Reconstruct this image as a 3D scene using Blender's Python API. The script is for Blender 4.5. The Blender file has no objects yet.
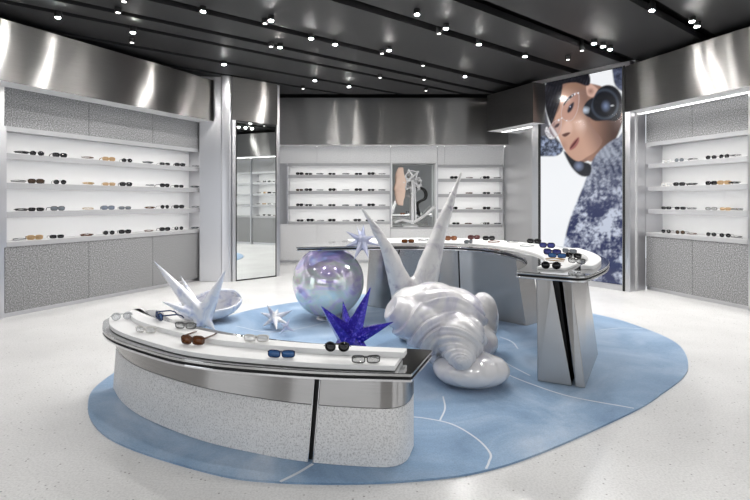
import bpy, bmesh, math, random
from mathutils import Vector, Matrix, noise
random.seed(7)
R = math.radians
sc = bpy.context.scene
COL = sc.collection
F, H, HZ = 500.0, 1.30, 200.0     # focal length in px (24 mm), eye height, horizon row

def P(px, py, D):                  # a point seen at pixel (px, py), D metres in front of the camera
    return Vector(((px - 375) * D / F, D, H - (py - HZ) * D / F))

# ------------------------------------------------------------------ materials
def nmat(name):
    m = bpy.data.materials.new(name); m.use_nodes = True
    nt = m.node_tree
    return m, nt, nt.nodes['Principled BSDF']
def lin(c):
    if isinstance(c, (int, float)): c = (c, c, c)
    return (c[0], c[1], c[2], 1)
def M(name, col, rough=.5, metal=0, coat=0, emit=None, es=0, trans=0, ior=None, alpha=1, aniso=0):
    m, nt, b = nmat(name)
    b.inputs['Base Color'].default_value = lin(col)
    b.inputs['Roughness'].default_value = rough
    b.inputs['Metallic'].default_value = metal
    b.inputs['Coat Weight'].default_value = coat
    b.inputs['Transmission Weight'].default_value = trans
    b.inputs['Alpha'].default_value = alpha
    if ior: b.inputs['IOR'].default_value = ior
    if emit is not None:
        b.inputs['Emission Color'].default_value = lin(emit); b.inputs['Emission Strength'].default_value = es
    return m
def coords(nt, scale=(1, 1, 1), which='Object'):
    t = nt.nodes.new('ShaderNodeTexCoord'); mp = nt.nodes.new('ShaderNodeMapping')
    mp.inputs['Scale'].default_value = scale
    nt.links.new(t.outputs[which], mp.inputs['Vector'])
    return mp.outputs['Vector']
def tnoise(nt, vec, scale, detail=2, rough=.5, dist=0):
    n = nt.nodes.new('ShaderNodeTexNoise')
    n.inputs['Scale'].default_value = scale; n.inputs['Detail'].default_value = detail
    n.inputs['Roughness'].default_value = rough; n.inputs['Distortion'].default_value = dist
    nt.links.new(vec, n.inputs['Vector']); return n
def ramp(nt, fac, stops, interp='LINEAR'):
    r = nt.nodes.new('ShaderNodeValToRGB'); r.color_ramp.interpolation = interp
    e = r.color_ramp.elements
    while len(e) < len(stops): e.new(.5)
    for k, (p, c) in enumerate(stops):
        e[k].position = p; e[k].color = lin(c)
    nt.links.new(fac, r.inputs['Fac']); return r.outputs['Color']
def bump(nt, b, h, strength=.2, dist=.01):
    n = nt.nodes.new('ShaderNodeBump'); n.inputs['Strength'].default_value = strength
    n.inputs['Distance'].default_value = dist
    nt.links.new(h, n.inputs['Height']); nt.links.new(n.outputs['Normal'], b.inputs['Normal'])

def stone(name, lo, mid, hi, scale=70, rough=.6):
    m, nt, b = nmat(name)
    v = coords(nt)
    n = tnoise(nt, v, scale, 3, .65)
    c = ramp(nt, n.outputs['Fac'], [(.32, lo), (.5, mid), (.68, hi)])
    nt.links.new(c, b.inputs['Base Color']); b.inputs['Roughness'].default_value = rough
    bump(nt, b, n.outputs['Fac'], .25, .006)
    return m
def brushed(name, col, rough=.22, aniso=.85, rot=0.0, streak=(3, 3, 120), var=.06):
    m, nt, b = nmat(name)
    b.inputs['Metallic'].default_value = 1
    v = coords(nt, streak)
    n = tnoise(nt, v, 1.6, 4, .6)
    c = ramp(nt, n.outputs['Fac'], [(.3, tuple(x * (1 - var) for x in col)), (.7, tuple(min(1, x * (1 + var)) for x in col))])
    nt.links.new(c, b.inputs['Base Color'])
    b.inputs['Roughness'].default_value = rough
    b.inputs['Anisotropic'].default_value = aniso
    b.inputs['Anisotropic Rotation'].default_value = rot
    t = nt.nodes.new('ShaderNodeTangent'); t.direction_type = 'UV_MAP'
    nt.links.new(t.outputs['Tangent'], b.inputs['Tangent'])
    # faint sheet waviness so that the reflected lamps wander as on real panels
    w = tnoise(nt, coords(nt, (2.2, 2.2, .9)), 1.0, 1, .4)
    bump(nt, b, w.outputs['Fac'], .35, .03)
    return m

m_black = M('matt black', .006, .6)
m_ceil = M('charcoal ceiling paint', (.011, .011, .012), .55)
m_void = M('black ceiling void', .004, .9)
m_band = brushed('brushed steel band', (.215, .21, .205), .30, 1.0, .25)
m_post = M('satin steel', (.62, .62, .64), .28, 1)
m_chrome = M('polished chrome', (.80, .80, .82), .07, 1)
m_steel = brushed('brushed plinth steel', (.44, .43, .42), .26, .95, .25)
m_dull = M('dull steel', (.60, .60, .61), .40, .9)
m_slab = M('mirror polished steel', (.60, .60, .60), .07, 1)
m_mirror = M('mirror', (.86, .89, .88), .004, 1)
m_white = M('white lacquer', (.82, .82, .82), .35)
m_tray = M('white riser', (.84, .84, .84), .4)
m_shelf = M('shelf grey white', (.40, .40, .41), .35)
m_wall = M('wall grey', (.50, .50, .51), .7)
m_stone = stone('grey speckled stone', (.09, .09, .095), (.23, .23, .235), (.50, .50, .505), 80)
m_stoneB = stone('pale speckled stone', (.56, .56, .565), (.68, .68, .685), (.80, .80, .80), 55)
m_stoneF = stone('white pitted plinth stone', (.52, .51, .50), (.86, .85, .84), (.95, .94, .93), 130)
m_led = M('led strip', .8, .5, emit=(1, .985, .96), es=7.5)
m_ledb = M('soffit led', .8, .5, emit=(1, .985, .96), es=7.5)
m_lamp = M('lamp lens', .8, .5, emit=(1, .98, .95), es=1100)
m_lampdim = M('dimmer lamp lens', .8, .5, emit=(1, .98, .95), es=3)

def floor_mat():
    m, nt, b = nmat('terrazzo floor')
    v = coords(nt)
    big = tnoise(nt, v, 1.3, 3, .6)
    base = ramp(nt, big.outputs['Fac'], [(.3, (.70, .695, .69)), (.7, (.80, .795, .79))])
    vo = nt.nodes.new('ShaderNodeTexVoronoi'); vo.inputs['Scale'].default_value = 42
    nt.links.new(v, vo.inputs['Vector'])
    a = ramp(nt, vo.outputs['Distance'], [(.12, 1), (.26, 0)])
    sep = nt.nodes.new('ShaderNodeSeparateColor'); nt.links.new(vo.outputs['Color'], sep.inputs[0])
    g = ramp(nt, sep.outputs[0], [(.70, 0), (.95, .8)])
    mul = nt.nodes.new('ShaderNodeMath'); mul.operation = 'MULTIPLY'
    nt.links.new(a, mul.inputs[0]); nt.links.new(g, mul.inputs[1])
    mx = nt.nodes.new('ShaderNodeMix'); mx.data_type = 'RGBA'
    nt.links.new(mul.outputs[0], mx.inputs['Factor'])
    nt.links.new(base, mx.inputs['A']); mx.inputs['B'].default_value = (.20, .185, .18, 1)
    # fine grain
    f = tnoise(nt, v, 90, 2, .6)
    fr = ramp(nt, f.outputs['Fac'], [(.35, .86), (.6, 1)])
    m2 = nt.nodes.new('ShaderNodeMix'); m2.data_type = 'RGBA'; m2.blend_type = 'MULTIPLY'; m2.inputs['Factor'].default_value = 1
    nt.links.new(mx.outputs['Result'], m2.inputs['A']); nt.links.new(fr, m2.inputs['B'])
    nt.links.new(m2.outputs['Result'], b.inputs['Base Color'])
    b.inputs['Roughness'].default_value = .22
    return m
m_floor = floor_mat()

def rug_mat():
    m, nt, b = nmat('watery blue rug')
    v = coords(nt)
    n = tnoise(nt, v, 1.25, 6, .62, 1.1)
    c = ramp(nt, n.outputs['Fac'], [(.28, (.125, .235, .40)), (.46, (.205, .335, .51)), (.60, (.31, .43, .59)), (.75, (.48, .57, .69))])
    f = tnoise(nt, v, 140, 2, .6)
    fr = ramp(nt, f.outputs['Fac'], [(.3, .86), (.65, 1.06)])
    m2 = nt.nodes.new('ShaderNodeMix'); m2.data_type = 'RGBA'; m2.blend_type = 'MULTIPLY'; m2.inputs['Factor'].default_value = 1
    nt.links.new(c, m2.inputs['A']); nt.links.new(fr, m2.inputs['B'])
    nt.links.new(m2.outputs['Result'], b.inputs['Base Color'])
    b.inputs['Roughness'].default_value = .85
    b.inputs['Sheen Weight'].default_value = .5; b.inputs['Sheen Roughness'].default_value = .45
    bump(nt, b, f.outputs['Fac'], .3, .004)
    return m
m_rug = rug_mat()
m_vein = M('white rug vein', (.66, .70, .75), .8)

def pearl(name, a, bcol, ccol, scale=4, rough=.24):
    m, nt, b = nmat(name)
    n = tnoise(nt, coords(nt), scale, 4, .6, 1.4)
    c = ramp(nt, n.outputs['Fac'], [(.30, ccol), (.42, bcol), (.52, a), (.8, a)])
    nt.links.new(c, b.inputs['Base Color'])
    b.inputs['Roughness'].default_value = rough; b.inputs['Coat Weight'].default_value = .5
    b.inputs['Coat Roughness'].default_value = .12
    return m
m_pearl = pearl('pearl white', (.74, .73, .74), (.68, .67, .71), (.52, .51, .62), 2.5)
m_horn = pearl('horn white', (.74, .73, .72), (.62, .60, .62), (.36, .34, .40), 5, .3)
m_lilac = pearl('lilac white', (.77, .77, .80), (.64, .66, .75), (.38, .40, .58), 6)

def blue_mat():
    m, nt, b = nmat('glittering ultramarine')
    n = tnoise(nt, coords(nt), 55, 3, .7)
    c = ramp(nt, n.outputs['Fac'], [(.40, (.015, .010, .30)), (.56, (.035, .02, .52)), (.70, (.30, .22, .85))])
    nt.links.new(c, b.inputs['Base Color'])
    b.inputs['Roughness'].default_value = .2; b.inputs['Metallic'].default_value = .6; b.inputs['Coat Weight'].default_value = .6
    bump(nt, b, n.outputs['Fac'], .5, .01)
    return m
m_blue = blue_mat()
def ball_mat():
    m, nt, b = nmat('iridescent chrome')
    n = tnoise(nt, coords(nt, (1, 1, 1.5)), 2.7, 3, .55, 1.6)
    sx = nt.nodes.new('ShaderNodeSeparateXYZ'); nt.links.new(coords(nt), sx.inputs[0])
    ma = nt.nodes.new('ShaderNodeMath'); ma.operation = 'MULTIPLY_ADD'; ma.inputs[1].default_value = -.26; ma.inputs[2].default_value = .104
    nt.links.new(sx.outputs['Z'], ma.inputs[0])
    ad = nt.nodes.new('ShaderNodeMath'); ad.operation = 'ADD'; nt.links.new(ma.outputs[0], ad.inputs[0]); nt.links.new(n.outputs['Fac'], ad.inputs[1])  # more lilac towards the top: light reflected there is put into the colour
    c = ramp(nt, ad.outputs[0], [(.28, (.58, .66, .98)), (.37, (.72, .58, .98)), (.45, (.98, .90, 1)), (.52, (.80, .95, .86)), (.58, (.97, .95, .78)), (.66, (.95, .74, .95)), (.80, (.64, .84, .98))])
    mx = nt.nodes.new('ShaderNodeMix'); mx.data_type = 'RGBA'; mx.inputs['Factor'].default_value = .85
    mx.inputs['A'].default_value = (.95, .93, 1, 1); nt.links.new(c, mx.inputs['B'])
    nt.links.new(mx.outputs['Result'], b.inputs['Base Color'])
    b.inputs['Metallic'].default_value = .5; b.inputs['Roughness'].default_value = .10; b.inputs['Coat Weight'].default_value = .4
    return m
m_ball = ball_mat()
m_clearstar = M('pale lilac glass', (.72, .75, .93), .12, trans=.45, ior=1.3, coat=.4)

# ------------------------------------------------------------------ mesh helpers
def NB(): return bmesh.new()
def face(bm, vs):
    try: return bm.faces.new(vs)
    except ValueError: return None
def box(bm, x0, x1, y0, y1, z0, z1, mi=0):
    v = [bm.verts.new(p) for p in ((x0,y0,z0),(x1,y0,z0),(x1,y1,z0),(x0,y1,z0),(x0,y0,z1),(x1,y0,z1),(x1,y1,z1),(x0,y1,z1))]
    for q in ((3,2,1,0),(4,5,6,7),(0,1,5,4),(1,2,6,5),(2,3,7,6),(3,0,4,7)):
        f = bm.faces.new([v[i] for i in q]); f.material_index = mi
def loft(bm, bot, top, z0, z1, mi=0):            # closed outlines (counter-clockwise), same count
    a = [bm.verts.new((p[0], p[1], z0)) for p in bot]; b = [bm.verts.new((p[0], p[1], z1)) for p in top]
    n = len(a); fs = []
    for i in range(n):
        fs.append(face(bm, [a[i], a[(i+1) % n], b[(i+1) % n], b[i]]))
    fs.append(face(bm, list(reversed(a)))); fs.append(face(bm, b))
    for f in fs:
        if f: f.material_index = mi
def prism(bm, out, z0, z1, mi=0): loft(bm, out, out, z0, z1, mi)
def tube(bm, path, rad, n=8, closed=False, flat=1.0, cap=True):
    path = [Vector(p) for p in path]; m = len(path)
    rings = []
    up0 = Vector((0, 0, 1)); prev = None
    for i, p in enumerate(path):
        if closed: t = path[(i+1) % m] - path[i-1]
        else: t = path[min(i+1, m-1)] - path[max(i-1, 0)]
        t.normalize()
        ref = prev if prev is not None else (up0 if abs(t.z) < .9 else Vector((1, 0, 0)))
        s = t.cross(ref)
        if s.length < 1e-5: s = t.cross(Vector((0, 1, 0)))
        s.normalize(); u = s.cross(t).normalized(); prev = u
        r = rad[i] if isinstance(rad, (list, tuple)) else rad
        rings.append([bm.verts.new(p + s * (math.cos(2*math.pi*k/n) * r) + u * (math.sin(2*math.pi*k/n) * r * flat)) for k in range(n)])
    for i in range(m if closed else m - 1):
        A, B = rings[i], rings[(i+1) % m]
        for k in range(n): face(bm, [A[k], A[(k+1) % n], B[(k+1) % n], B[k]])
    if not closed and cap:
        face(bm, list(reversed(rings[0]))); face(bm, rings[-1])
def ellipsoid(bm, c, r, rot=None, seg=32, rings=20):
    mat = Matrix.Translation(c) @ (rot.to_4x4() if rot else Matrix.Identity(4)) @ Matrix.Diagonal((r[0], r[1], r[2], 1))
    bmesh.ops.create_uvsphere(bm, u_segments=seg, v_segments=rings, radius=1, matrix=mat)
def cyl(bm, c, r, z0, z1, n=24, r2=None):
    r2 = r if r2 is None else r2
    loft(bm, [(c[0]+r*math.cos(2*math.pi*k/n), c[1]+r*math.sin(2*math.pi*k/n)) for k in range(n)],
         [(c[0]+r2*math.cos(2*math.pi*k/n), c[1]+r2*math.sin(2*math.pi*k/n)) for k in range(n)], z0, z1)
def wall_uv(me):
    """u horizontal along each face, v vertical: gives the brushing direction"""
    if not me.uv_layers: me.uv_layers.new(name='UVMap')
    uv = me.uv_layers[0].data
    for p in me.polygons:
        n = p.normal
        t = Vector((-n.y, n.x, 0))
        if t.length < 1e-4: t = Vector((1, 0, 0))
        t.normalize(); b = n.cross(t)
        for li in p.loop_indices:
            co = me.vertices[me.loops[li].vertex_index].co
            uv[li].uv = (co.dot(t), co.dot(b))
def obj(name, bm, mats, parent=None, smooth=False, origin=None, bevel=0, uv=False, seg=2):
    bmesh.ops.recalc_face_normals(bm, faces=bm.faces)
    me = bpy.data.meshes.new(name)
    if origin is not None: bmesh.ops.translate(bm, vec=-Vector(origin), verts=bm.verts)
    bm.to_mesh(me); bm.free()
    for m in (mats if isinstance(mats, (list, tuple)) else [mats]): me.materials.append(m)
    if uv: me.update(); wall_uv(me)
    o = bpy.data.objects.new(name, me); COL.objects.link(o)
    if origin is not None: o.location = origin
    if parent is not None: o.parent = parent
    if smooth:
        for p in me.polygons: p.use_smooth = True
        if smooth != True: me.set_sharp_from_angle(angle=R(smooth))
    if bevel:
        md = o.modifiers.new('bevel', 'BEVEL'); md.width = bevel; md.segments = seg; md.limit_method = 'ANGLE'; md.angle_limit = R(35)
    return o
def fuse(bm, voxel, smooth_it=4):
    """voxel-fuse overlapping lumps into one skin"""
    me = bpy.data.meshes.new('tmp'); bm.to_mesh(me); bm.free()
    o = bpy.data.objects.new('tmp', me); COL.objects.link(o)
    r = o.modifiers.new('r', 'REMESH'); r.mode = 'VOXEL'; r.voxel_size = voxel
    if smooth_it:
        s = o.modifiers.new('s', 'SMOOTH'); s.iterations = smooth_it; s.factor = .5
    dg = bpy.context.evaluated_depsgraph_get()
    me2 = bpy.data.meshes.new_from_object(o.evaluated_get(dg))
    b2 = bmesh.new(); b2.from_mesh(me2)
    bpy.data.objects.remove(o); bpy.data.meshes.remove(me); bpy.data.meshes.remove(me2)
    return b2
def tag(o, label, cat, group=None):
    o['label'] = label; o['category'] = cat
    if group: o['group'] = group
    return o
def thing(name, label, cat, loc=(0, 0, 0), rz=0, group=None):
    o = bpy.data.objects.new(name, None); COL.objects.link(o); o.empty_display_size = .1
    o.location = loc; o.rotation_euler = (0, 0, rz)
    return tag(o, label, cat, group)
def struct(o): o['kind'] = 'structure'; return o
def plabel(o, s): o['label'] = s; return o
def spline(pts, n=12):
    pts = [Vector(p) for p in pts]; out = []
    for i in range(len(pts) - 1):
        p0 = pts[i-1] if i > 0 else pts[0] * 2 - pts[1]
        p1, p2 = pts[i], pts[i+1]
        p3 = pts[i+2] if i + 2 < len(pts) else pts[-1] * 2 - pts[-2]
        for k in range(n):
            t = k / n
            out.append(.5 * ((2*p1) + (p2-p0)*t + (2*p0-5*p1+4*p2-p3)*t*t + (3*p1-p0-3*p2+p3)*t*t*t))
    out.append(pts[-1]); return out
def closed_spline(pts, n=8):
    pts = [Vector(p) for p in pts]; out = []; m = len(pts)
    for i in range(m):
        p0, p1, p2, p3 = pts[i-1], pts[i], pts[(i+1) % m], pts[(i+2) % m]
        for k in range(n):
            t = k / n
            out.append(.5 * ((2*p1) + (p2-p0)*t + (2*p0-5*p1+4*p2-p3)*t*t + (3*p1-p0-3*p2+p3)*t*t*t))
    return out
def at(curve, t):
    t = max(0, min(1, t)) * (len(curve) - 1); i = min(int(t), len(curve) - 2)
    return curve[i].lerp(curve[i+1], t - i)
def fillet(poly, radii, n=5):
    """round chosen corners of a closed outline; radii: {index: r}"""
    out = []; m = len(poly); poly = [Vector(p) for p in poly]
    for i, p in enumerate(poly):
        r = radii.get(i, 0) if isinstance(radii, dict) else radii
        if not r: out.append(p); continue
        a = (poly[i-1] - p); b = (poly[(i+1) % m] - p)
        ra = min(r, a.length * .48); rb = min(r, b.length * .48)
        A = p + a.normalized() * ra; B = p + b.normalized() * rb
        for k in range(n + 1):
            t = k / n
            out.append((1-t)**2 * A + 2*t*(1-t) * p + t*t * B)
    return out
def V2(*a): return [Vector(p) for p in a]

# ------------------------------------------------------------------ camera
cd = bpy.data.cameras.new('camera'); cam = bpy.data.objects.new('camera', cd); COL.objects.link(cam)
cd.sensor_width = 36; cd.lens = 24; cd.shift_y = -50 / 750
cam.location = (0, 0, H); cam.rotation_euler = (R(90), 0, 0)
cd.clip_start = .05
sc.camera = cam

# ------------------------------------------------------------------ room shell
CZ = 3.27
def flat(name, pts, z, mat):
    bm = NB(); prism(bm, pts, z - .1, z); return struct(obj(name, bm, mat))
flat('floor', [(-8, -4), (8, -4), (8, 11.2), (-8, 11.2)], 0, m_floor)
LP0, LP1 = Vector((-4.08, 5.51)), Vector((-2.795, 8.125))
RP0, RP1 = Vector((3.945, 7.28)), Vector((4.41, 5.877))
BP0, BP1 = Vector((-2.0, 10.4)), Vector((2.66, 10.4))
lu = (LP1 - LP0).normalized(); ln = Vector((-lu.y, lu.x))
ru = (RP1 - RP0).normalized(); rn = Vector((-ru.y, ru.x))
def wallseg(name, a, b, z0=0, z1=3.45, th=.12, mat=m_wall, off=0):
    """box from a to b; its room face lies on the line a-b, thickness goes away from the room (left of a->b)"""
    a, b = Vector(a), Vector(b); d = (b - a).normalized(); n = Vector((-d.y, d.x))
    a, b = a + n * off, b + n * off
    bm = NB(); prism(bm, [a, b, b + n * th, a + n * th], z0, z1)
    return struct(obj(name, bm, mat, uv=True))
wallseg('wall_left', LP0 - lu * 6, LP1 + lu * .3, off=.42)
wallseg('wall_back', (-2.3, 10.82), (2.9, 10.82))
wallseg('wall_right', RP0 - ru * .25, RP1 + ru * 4.6, off=.42)

bm = NB()                              # unseen front wall; its openings are added to let world fill light in
for q in ((-8, -5.2, 0, 3.45), (-.8, 3.1, 0, 3.45), (6.5, 8, 0, 3.45), (-5.2, -.8, 2.75, 3.45), (3.1, 6.5, 2.75, 3.45)): box(bm, q[0], q[1], -3.52, -3.4, q[2], q[3])
struct(obj('wall_front', bm, m_wall))

# ceiling rafts with black slots between them, and the void above
ang = R(39); du = Vector((math.cos(ang), math.sin(ang))); dn = Vector((-du.y, du.x))
slots = [(-1.1, .16), (.2, .16), (1.2, .18), (2.17, .17), (3.25, .20), (4.03, .16), (5.17, .15), (5.77, .12), (6.17, .11), (6.93, .11), (7.6, .10)]
bm = NB(); edge = -5.0
for s, w in slots + [(11.5, 0)]:
    a, b = edge, s - w / 2
    q = [du * u + dn * v for u, v in ((-9, a), (13, a), (13, b), (-9, b))]
    prism(bm, q, CZ, CZ + .08); edge = s + w / 2
for pl, no in (((0, 9.3, 0), (0, 1, 0)), ((0, -3.4, 0), (0, -1, 0)), ((7.0, 0, 0), (1, 0, 0)), ((-7.0, 0, 0), (-1, 0, 0))):
    bmesh.ops.bisect_plane(bm, geom=bm.verts[:] + bm.edges[:] + bm.faces[:], plane_co=pl, plane_no=no, clear_outer=True)
bmesh.ops.holes_fill(bm, edges=bm.edges[:], sides=0)
struct(obj('ceiling', bm, m_ceil))
bm = NB(); prism(bm, [(-8, -3.4), (8, -3.4), (8, 11.2), (-8, 11.2)], 3.46, 3.56)
struct(obj('ceiling', bm, m_void))

# steel bulkhead bands
def band(n, a, b, z0, z1, depth, led=True, mat=m_band, ledy=.30):
    a, b = Vector((*a, 0)), Vector((*b, 0)); L = (b - a).length; th = math.atan2((b - a).y, (b - a).x)
    bm = NB(); box(bm, 0, L, 0, depth, z0, z1)
    bmesh.ops.subdivide_edges(bm, edges=[e for e in bm.edges if abs(e.verts[0].co.x - e.verts[1].co.x) > L * .9], cuts=1)
    o = struct(obj('trim_%d' % n, bm, mat, uv=True)); o.location = a; o.rotation_euler.z = th
    if led:
        bm = NB(); box(bm, .05, L - .05, ledy, ledy + .035, z0 - .006, z0 - .001)
        obj('light_strip', bm, m_ledb, o)
        bm = NB(); box(bm, .0, L, .004, depth, z0 - .0009, z0 - .0002)
        obj('soffit', bm, m_white, o)
    return o
lf = -.25
La, Lb = LP0 - ln * .25, LP1 - ln * .25
tb = band(1, La - lu * 4.5, Vector((-2.56, 7.93)), 2.55, 3.2, .66)
band(2, RP0 - rn * .42 - ru * .02, RP0 - rn * .42 + ru * 5.5, 2.55, 3.2, .82)
band(3, (-2.02, 10.12), (2.75, 10.12), 2.42, 3.37, .7)
band(4, (2.04, 9.10), (2.55, 8.06), 2.55, 3.2, .75)
# vertical joints on the bands are thin dark gaps
# pilasters / reveals
bm = NB(); prism(bm, [(-2.80, 7.96), (-2.29, 7.98), (-2.29, 8.6), (-2.80, 8.6)], 0, CZ)
struct(obj('trim_5', bm, m_post, bevel=.01))
bm = NB(); prism(bm, fillet([(-2.44, 7.90), (-2.285, 7.93), (-2.285, 8.1), (-2.44, 8.1)], .03), 0, CZ)
struct(obj('trim_6', bm, m_post, smooth=40))
# mirror column carcass behind the mirror
mc0, mc1 = Vector((-2.28, 7.965)), Vector((-1.664, 8.520)); md = (mc1 - mc0).normalized(); mn = Vector((-md.y, md.x))
wallseg('trim_7', mc0, mc1, 2.575, CZ, .5, m_band)
wallseg('trim_8', mc0 + md * .001, mc1 - md * .001, 0, 2.575, .48, m_post, off=.02)
wallseg('wall_side', (-1.64, 8.60), (-2.05, 10.6), mat=m_post)

# screen bay posts
SA, SB = Vector((2.716, 8.23)), Vector((3.54, 7.14)); sd = (SB - SA).normalized(); sn = Vector((-sd.y, sd.x))
wallseg('wall_screen', SA - sd * .16, SB + sd * .12, off=.12, th=.3, mat=m_wall, z1=3.3)
wallseg('trim_9', SA - sd * .155, SA - sd * .03, z1=3.25, th=.14, mat=m_post)
wallseg('trim_10', SB + sd * .03, SB + sd * .10, z1=3.25, th=.14, mat=m_post)
wallseg('trim_11', SA - sd * .155, SB + sd * .10, z0=3.215, z1=CZ, th=.14, mat=m_post)
wallseg('trim_12', (3.605, 7.06), (3.93, 7.26), z1=CZ, th=.12, mat=m_post)
# recessed steel side wall left of the screen
wallseg('wall_recess', (2.70, 10.5), (2.72, 8.25), z1=3.3, th=.2, mat=m_dull)

# ------------------------------------------------------------------ wall displays
def display(name, label, p0, p1, npan, zs, ntop, ztop, stone_m, depth=.30, base=.05, panels=None, sideframe=True, low=None, nx0=0., nx1=None, lowgap=.055):
    p0, p1 = Vector((*p0, 0)), Vector((*p1, 0)); L = (p1 - p0).length; th = math.atan2((p1 - p0).y, (p1 - p0).x)
    t = thing(name, label, 'wall display', p0, th)
    nx1 = L if nx1 is None else nx1
    cuts = panels or [L * k / npan for k in range(npan + 1)]
    zb = zs[-1] - lowgap
    for k in range(len(cuts) - 1):
        a, b = cuts[k] + .003, cuts[k+1] - .003
        bm = NB(); box(bm, a, b, 0, .03, base, zb - .003); obj('cabinet_door', bm, stone_m, t)
        bm = NB(); box(bm, a, b, 0, .03, ntop + .035, ztop); obj('upper_panel', bm, stone_m, t)
    bm = NB(); box(bm, .0, L, .02, .06, 0, base); obj('kickplate', bm, m_post, t)
    bm = NB(); box(bm, nx0, nx1, .031, depth + .02, 0.06, zb - .005); obj('carcass', bm, m_wall, t)
    bm = NB(); box(bm, nx0, nx1, depth, depth + .03, zb, ntop + .03); obj('back_panel', bm, m_white, t)
    bm = NB(); box(bm, nx0, nx1, -.012, depth, ntop, ntop + .033); box(bm, nx0, nx1, -.012, .004, ntop - .022, ntop + .0005); obj('niche_top', bm, m_shelf, t, bevel=.002)
    if sideframe:
        for a in (nx0 - .012, nx1 - .012):
            bm = NB(); box(bm, a, a + .024, -.012, depth, zb, ntop + .033); obj('side_panel', bm, m_post, t)
    for k, z in enumerate(zs):
        last = k == len(zs) - 1
        bm = NB(); box(bm, nx0 + .014, nx1 - .014, (-.012 if last else .02), depth - .002, z - (.055 if last else .040), z)
        if not last: box(bm, nx0 + .014, nx1 - .014, .02, .032, z - .066, z - .0395)
        obj('shelf', bm, m_shelf, t, bevel=.002)
    for z in [ntop] + [q - .040 for q in zs[:-1]]:
        bm = NB(); box(bm, nx0 + .03, nx1 - .03, .05, .11, z - .003, z - .001); obj('light_strip', bm, m_led, t)
    return t, L

ZS = [1.822, 1.492, 1.168, .832]
dl, LL = display('wall_display', 'long wall display with four lit shelves and grey stone cabinet on the left', LP0, LP1, 3, ZS, 2.085, 2.55, m_stone)
dr, LR = display('wall_display', 'lit four-shelf display with two grey stone doors right of the portrait screen', RP0, RP0 + ru * 1.47, 2, ZS, 2.095, 2.55, m_stone, depth=.30)
display('wall_display', 'further four-shelf display past the right edge of the picture', RP0 + ru * 1.53, RP0 + ru * 4.2, 3, ZS, 2.095, 2.55, m_stone)
X = lambda px, D=10.4: (px - 375) * D / F
b0, b1 = X(280), X(390.5)
ZB = [1.826, 1.49, 1.172, .852]
db, LB = display('wall_display', 'pale lit four-shelf display on the back wall beside the tall mirror', (b0, 10.4), (b1, 10.4), 3, ZB, 2.03, 2.42, m_stoneB, depth=.26, panels=[0, X(317) - b0, X(390.5) - b0], nx0=X(287.5) - b0)
c0, c1 = X(437.5), X(503)
ZC = [1.745, 1.425, 1.105, .79]
dc, LC = display('wall_display', 'pale lit four-shelf display on the back wall in the right corner', (c0, 10.4), (c1, 10.4), 2, ZC, 2.0, 2.42, m_stoneB, depth=.26, panels=[0, X(443.5) - c0 + .02, c1 - c0])
# end panels
bm = NB(); box(bm, -.06, -.014, -.02, .4, 0, 2.55); o = obj('side_post', bm, m_post, dl)
bm = NB(); box(bm, LR + .008, LR + .05, -.03, .4, 0, 2.55); obj('side_post', bm, m_post, dr)
bm = NB(); box(bm, LC, LC + .02, -.012, .3, 0, 2.42); obj('end_panel', bm, m_white, dc)

# niche between the back displays: mirror, glass ledge, stone below and above
n0, n1 = X(390.8), X(437.2)
nt_ = thing('mirror_niche', 'mirrored niche between the two back wall displays', 'niche', (n0, 10.4, 0))
LN = n1 - n0
bm = NB(); box(bm, .0, LN, 0, .03, 2.065, 2.42); obj('upper_panel', bm, m_stoneB, nt_)
bm = NB(); box(bm, .0, LN, 0, .03, .05, .70); obj('lower_panel', bm, m_stoneB, nt_)
bm = NB(); box(bm, .0, LN, .02, .05, 0, .05); obj('kickplate', bm, m_post, nt_)
bm = NB(); box(bm, .02, LN - .04, .36, .38, .74, 2.06); obj('mirror_glass', bm, m_mirror, nt_)
bm = NB(); box(bm, .0, LN, -.01, .36, .70, .735); obj('ledge', bm, m_shelf, nt_, bevel=.002)
for a in (.0, LN - .03):
    bm = NB(); box(bm, a, a + .03, -.01, .38, .735, 2.065); obj('side_panel', bm, m_white, nt_)

# tall mirror
tm = thing('wall_mirror', 'tall full-length mirror with thin black edge under a steel header', 'mirror', (*mc0, 0), math.atan2(md.y, md.x))
ML = (mc1 - mc0).length
bm = NB(); box(bm, .075, ML - .04, -.012, .012, .02, 2.56); obj('mirror_glass', bm, m_mirror, tm)
bm = NB()
for q in ((.06, .075, .0, 2.575), (ML - .04, ML - .028, .0, 2.575)): box(bm, q[0], q[1], -.02, .012, q[2], q[3])
box(bm, .075, ML - .04, -.02, .012, 2.56, 2.575); box(bm, .075, ML - .04, -.02, .012, .0, .02)
obj('frame', bm, m_black, tm)
bm = NB(); box(bm, .0, .058, -.016, .018, 0, 2.575); box(bm, ML - .026, ML, -.016, .018, 0, 2.575)
obj('jamb', bm, m_post, tm)

# ------------------------------------------------------------------ portrait screen
def inpoly(x, y, poly):
    c = False; j = len(poly) - 1
    for i in range(len(poly)):
        xi, yi = poly[i]; xj, yj = poly[j]
        if (yi > y) != (yj > y) and x < (xj - xi) * (y - yi) / (yj - yi) + xi: c = not c
        j = i
    return c
def sdist(x, y, poly):
    d = 1e9; j = len(poly) - 1
    for i in range(len(poly)):
        ax, ay = poly[j]; bx, by = poly[i]
        vx, vy = bx - ax, by - ay; L2 = vx*vx + vy*vy or 1e-9
        t = max(0, min(1, ((x-ax)*vx + (y-ay)*vy) / L2))
        d = min(d, math.hypot(x - ax - t*vx, y - ay - t*vy)); j = i
    return -d if inpoly(x, y, poly) else d
def smooth01(a, b, x):
    t = max(0, min(1, (x - a) / (b - a))); return t * t * (3 - 2 * t)
K = lambda pts: [(535 + a / 4.347, 60 + b / 4.347) for a, b in pts]
K3 = lambda pts: [(540 + a / 7.14, 70 + b / 7.14) for a, b in pts]
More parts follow.
